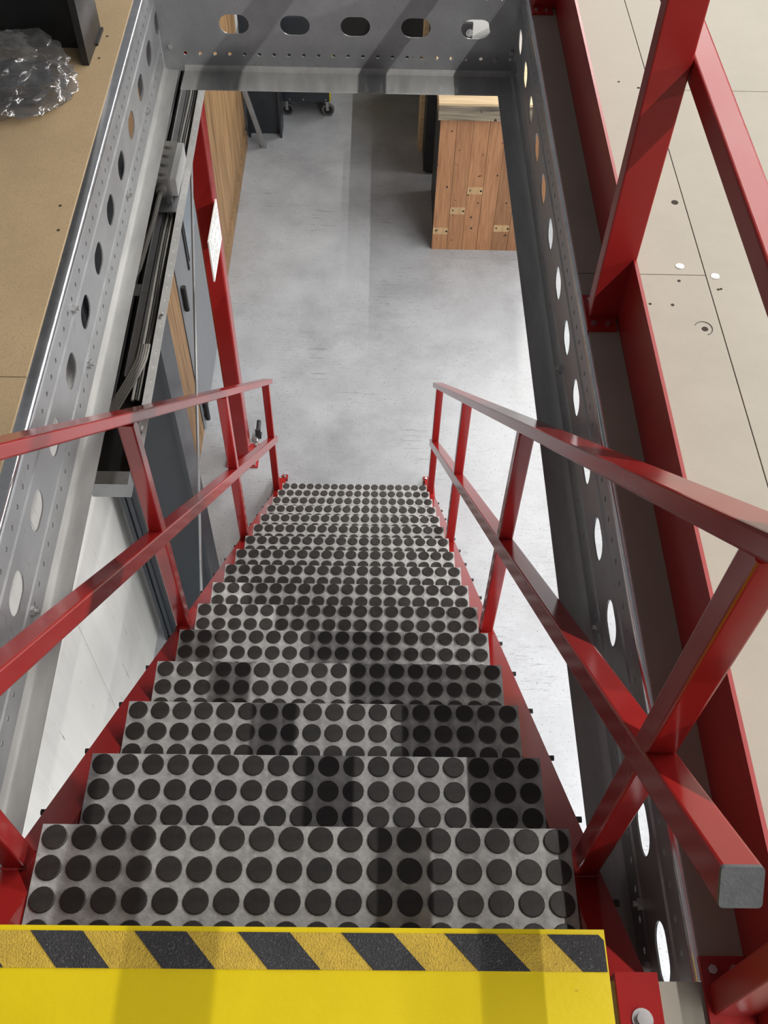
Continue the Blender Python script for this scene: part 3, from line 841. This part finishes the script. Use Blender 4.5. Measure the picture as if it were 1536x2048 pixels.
random.seed(5)
lane = [(-0.6145, 0.008, 0), (-0.599, 0.007, 0), (-0.5845, 0.007, 0), (-0.571, 0.006, 0), (-0.5318, 0.0042, 1), (-0.5235, 0.0038, 0), (-0.5155, 0.0037, 1),
        (-0.5080, 0.0035, 0), (-0.5013, 0.0028, 0)]
where = ['outermost, by the side rail', 'second from the side rail', 'third from the side rail', 'beside the divider rail', '', '', '', '', '']
for k, (x0, r, gx) in enumerate(lane):
    pts = []
    for j in range(22):
        y = 1.24+j*0.08
        pts.append((sk(y, x0)+0.0012*math.sin(j*0.8), y, ZTR-0.0505+r+(0.022 if k > 3 else 0.012)+0.004*math.sin(j*0.9+0.5)))
    c = MB().tube(pts, r, 8).build('cable', M_cableg if gx else M_cable, smooth=True)
    if k < 4: tag(c, ('thick black cable', 'black cable', 'black cable', 'thinner black cable')[k]+' in the left half of the cable tray, '+where[k], 'cable', 'cables in the cable tray')
    elif gx: tag(c, ('grey cable hugging the divider rail of the cable tray', '', 'grey cable between two black ones in the cable tray')[k-4], 'cable', 'cables in the cable tray')
    else: tag(c, {5: 'black cable between two grey ones in the cable tray', 7: 'black cable second from the perforated rail of the tray', 8: 'thinnest black cable touching the perforated rail of the tray'}[k], 'cable', 'cables in the cable tray')
for k in range(5):
    pts = []
    for j in range(12):
        t_ = j/11
        y = 1.42-0.31*t_
        x = sk(y, -0.531)+0.0062*k-0.075*max(0, t_-0.15)**1.3*1.3
        pts.append((x, y, ZTR+0.004-0.030*max(0, t_-0.6)))
    c = MB().tube(pts, 0.0033, 7).build('cable', M_cableg, smooth=True)
    tag(c, ('leftmost', 'second', 'middle', 'fourth', 'rightmost')[k]+' of five pale grey cables fanning out at the near end of the tray', 'cable', 'pale cables at the tray end')

jb = thing('junction_box', 'grey plastic junction box on the cable tray under the left beam', 'junction box', (-0.55, 2.16, ZTR+0.006))
X0, X1, Y0, Y1, Z0_, Z1_ = -0.580, -0.532, 2.064, 2.265, ZTR+0.006, ZTR+0.070
jbb = MB().box(X0, X1, Y0, Y1, Z0_, Z1_, 0.006).build('body', M_box, jb)
MB().box(X1, X1+0.018, Y0+0.004, Y1-0.004, Z0_+0.003, Z1_-0.003).build('lid', M_white, jb)
for yy in (2.095, 2.143, 2.19, 2.236):
    MB().cyl((-0.556, yy, Z1_), (-0.556, yy, Z1_+0.002), 0.0135, n=18).cyl((-0.556, yy, Z1_+0.002), (-0.556, yy, Z1_+0.004), 0.0085, n=14).build('knockout', M_box, jbb, smooth=False)
gl = MB().cyl((-0.560, Y0, ZTR+0.042), (-0.560, Y0-0.021, ZTR+0.041), 0.016, 0.014, n=14).build('cable_gland', M_box, jb, smooth=True)
MB().cyl((-0.560, Y1, ZTR+0.042), (-0.560, Y1+0.021, ZTR+0.042), 0.016, 0.014, n=14).build('cable_gland', M_box, jb, smooth=True)
MB().box(X0+0.004, X1+0.02, 1.995, Y0+0.01, ZTR+0.002, ZTR+0.006).box(X1-0.012, X1+0.004, 2.03, 2.046, ZTR+0.006, ZTR+0.022).build('bracket', M_galv, jb)
pts = [(-0.560, Y0-0.021, ZTR+0.041), (-0.561, 2.0, ZTR+0.040), (-0.565, 1.92, ZTR+0.030), (-0.573, 1.84, ZTR+0.020), (-0.582, 1.73, ZTR+0.008), (-0.590, 1.70, ZTR+0.004)]
tag(MB().tube(pts, 0.0075, 8).build('cable', M_cableg, smooth=True), 'grey cable leaving the near end of the junction box', 'cable')

# ================================================================= PLASTIC BAG ON THE LEFT FLOOR
def crumple(center, rx, ry, rz, seed, amp, sub=5, freq=5.0, flat=True):
    bm = bmesh.new(); bmesh.ops.create_icosphere(bm, subdivisions=sub, radius=1.0)
    off = Vector((seed*3.1, seed*1.7, seed*5.3))
    for v in bm.verts:
        d = v.co.normalized()
        a = noise.noise(d*1.3+off)*0.28
        rg = 0.0
        f = freq
        wgt = 1.0
        for o_ in range(3):
            q = noise.noise(d*f*0.5+off*(o_+1))
            rg += wgt*(1-2.4*abs(q))
            f *= 1.9; wgt *= 0.5
        rr = 1+a+amp*rg
        v.co = Vector((d.x*rx*rr, d.y*ry*rr, d.z*rz*rr))
        if flat and v.co.z < -rz*0.55: v.co.z = -rz*0.55+0.02*(v.co.z+rz*0.55)
    zmin = min(v.co.z for v in bm.verts)
    for v in bm.verts: v.co += Vector((center[0], center[1], center[2]-zmin))
    vs = [v.co.copy() for v in bm.verts]; fs = [tuple(v.index for v in f.verts) for f in bm.faces]
    bm.free()
    return vs, fs


vs, fs = crumple((-0.805, 1.755, DK+0.001), 0.150, 0.135, 0.062, 2, 0.15, sub=6, freq=4.2)
bag = MB().add(vs, fs).build('plastic_bag', M_bag, smooth=True)
tag(bag, 'crumpled clear plastic bag lying on the brown left mezzanine floor', 'bag')
M_cont = mat('dark_cloth', (0.05, 0.05, 0.055), rough=0.8, var=0.4, scale=12)
vs, fs = crumple((-0.79, 1.735, DK+0.010), 0.085, 0.075, 0.032, 9, 0.14, sub=4, freq=4.0)
tag(MB().add(vs, fs).build('cloth_bundle', M_cont, smooth=True), 'dark grey bundle seen through the clear plastic bag', 'bundle')

for o in list(bpy.data.objects):
    if '_base' in o: del o['_base']
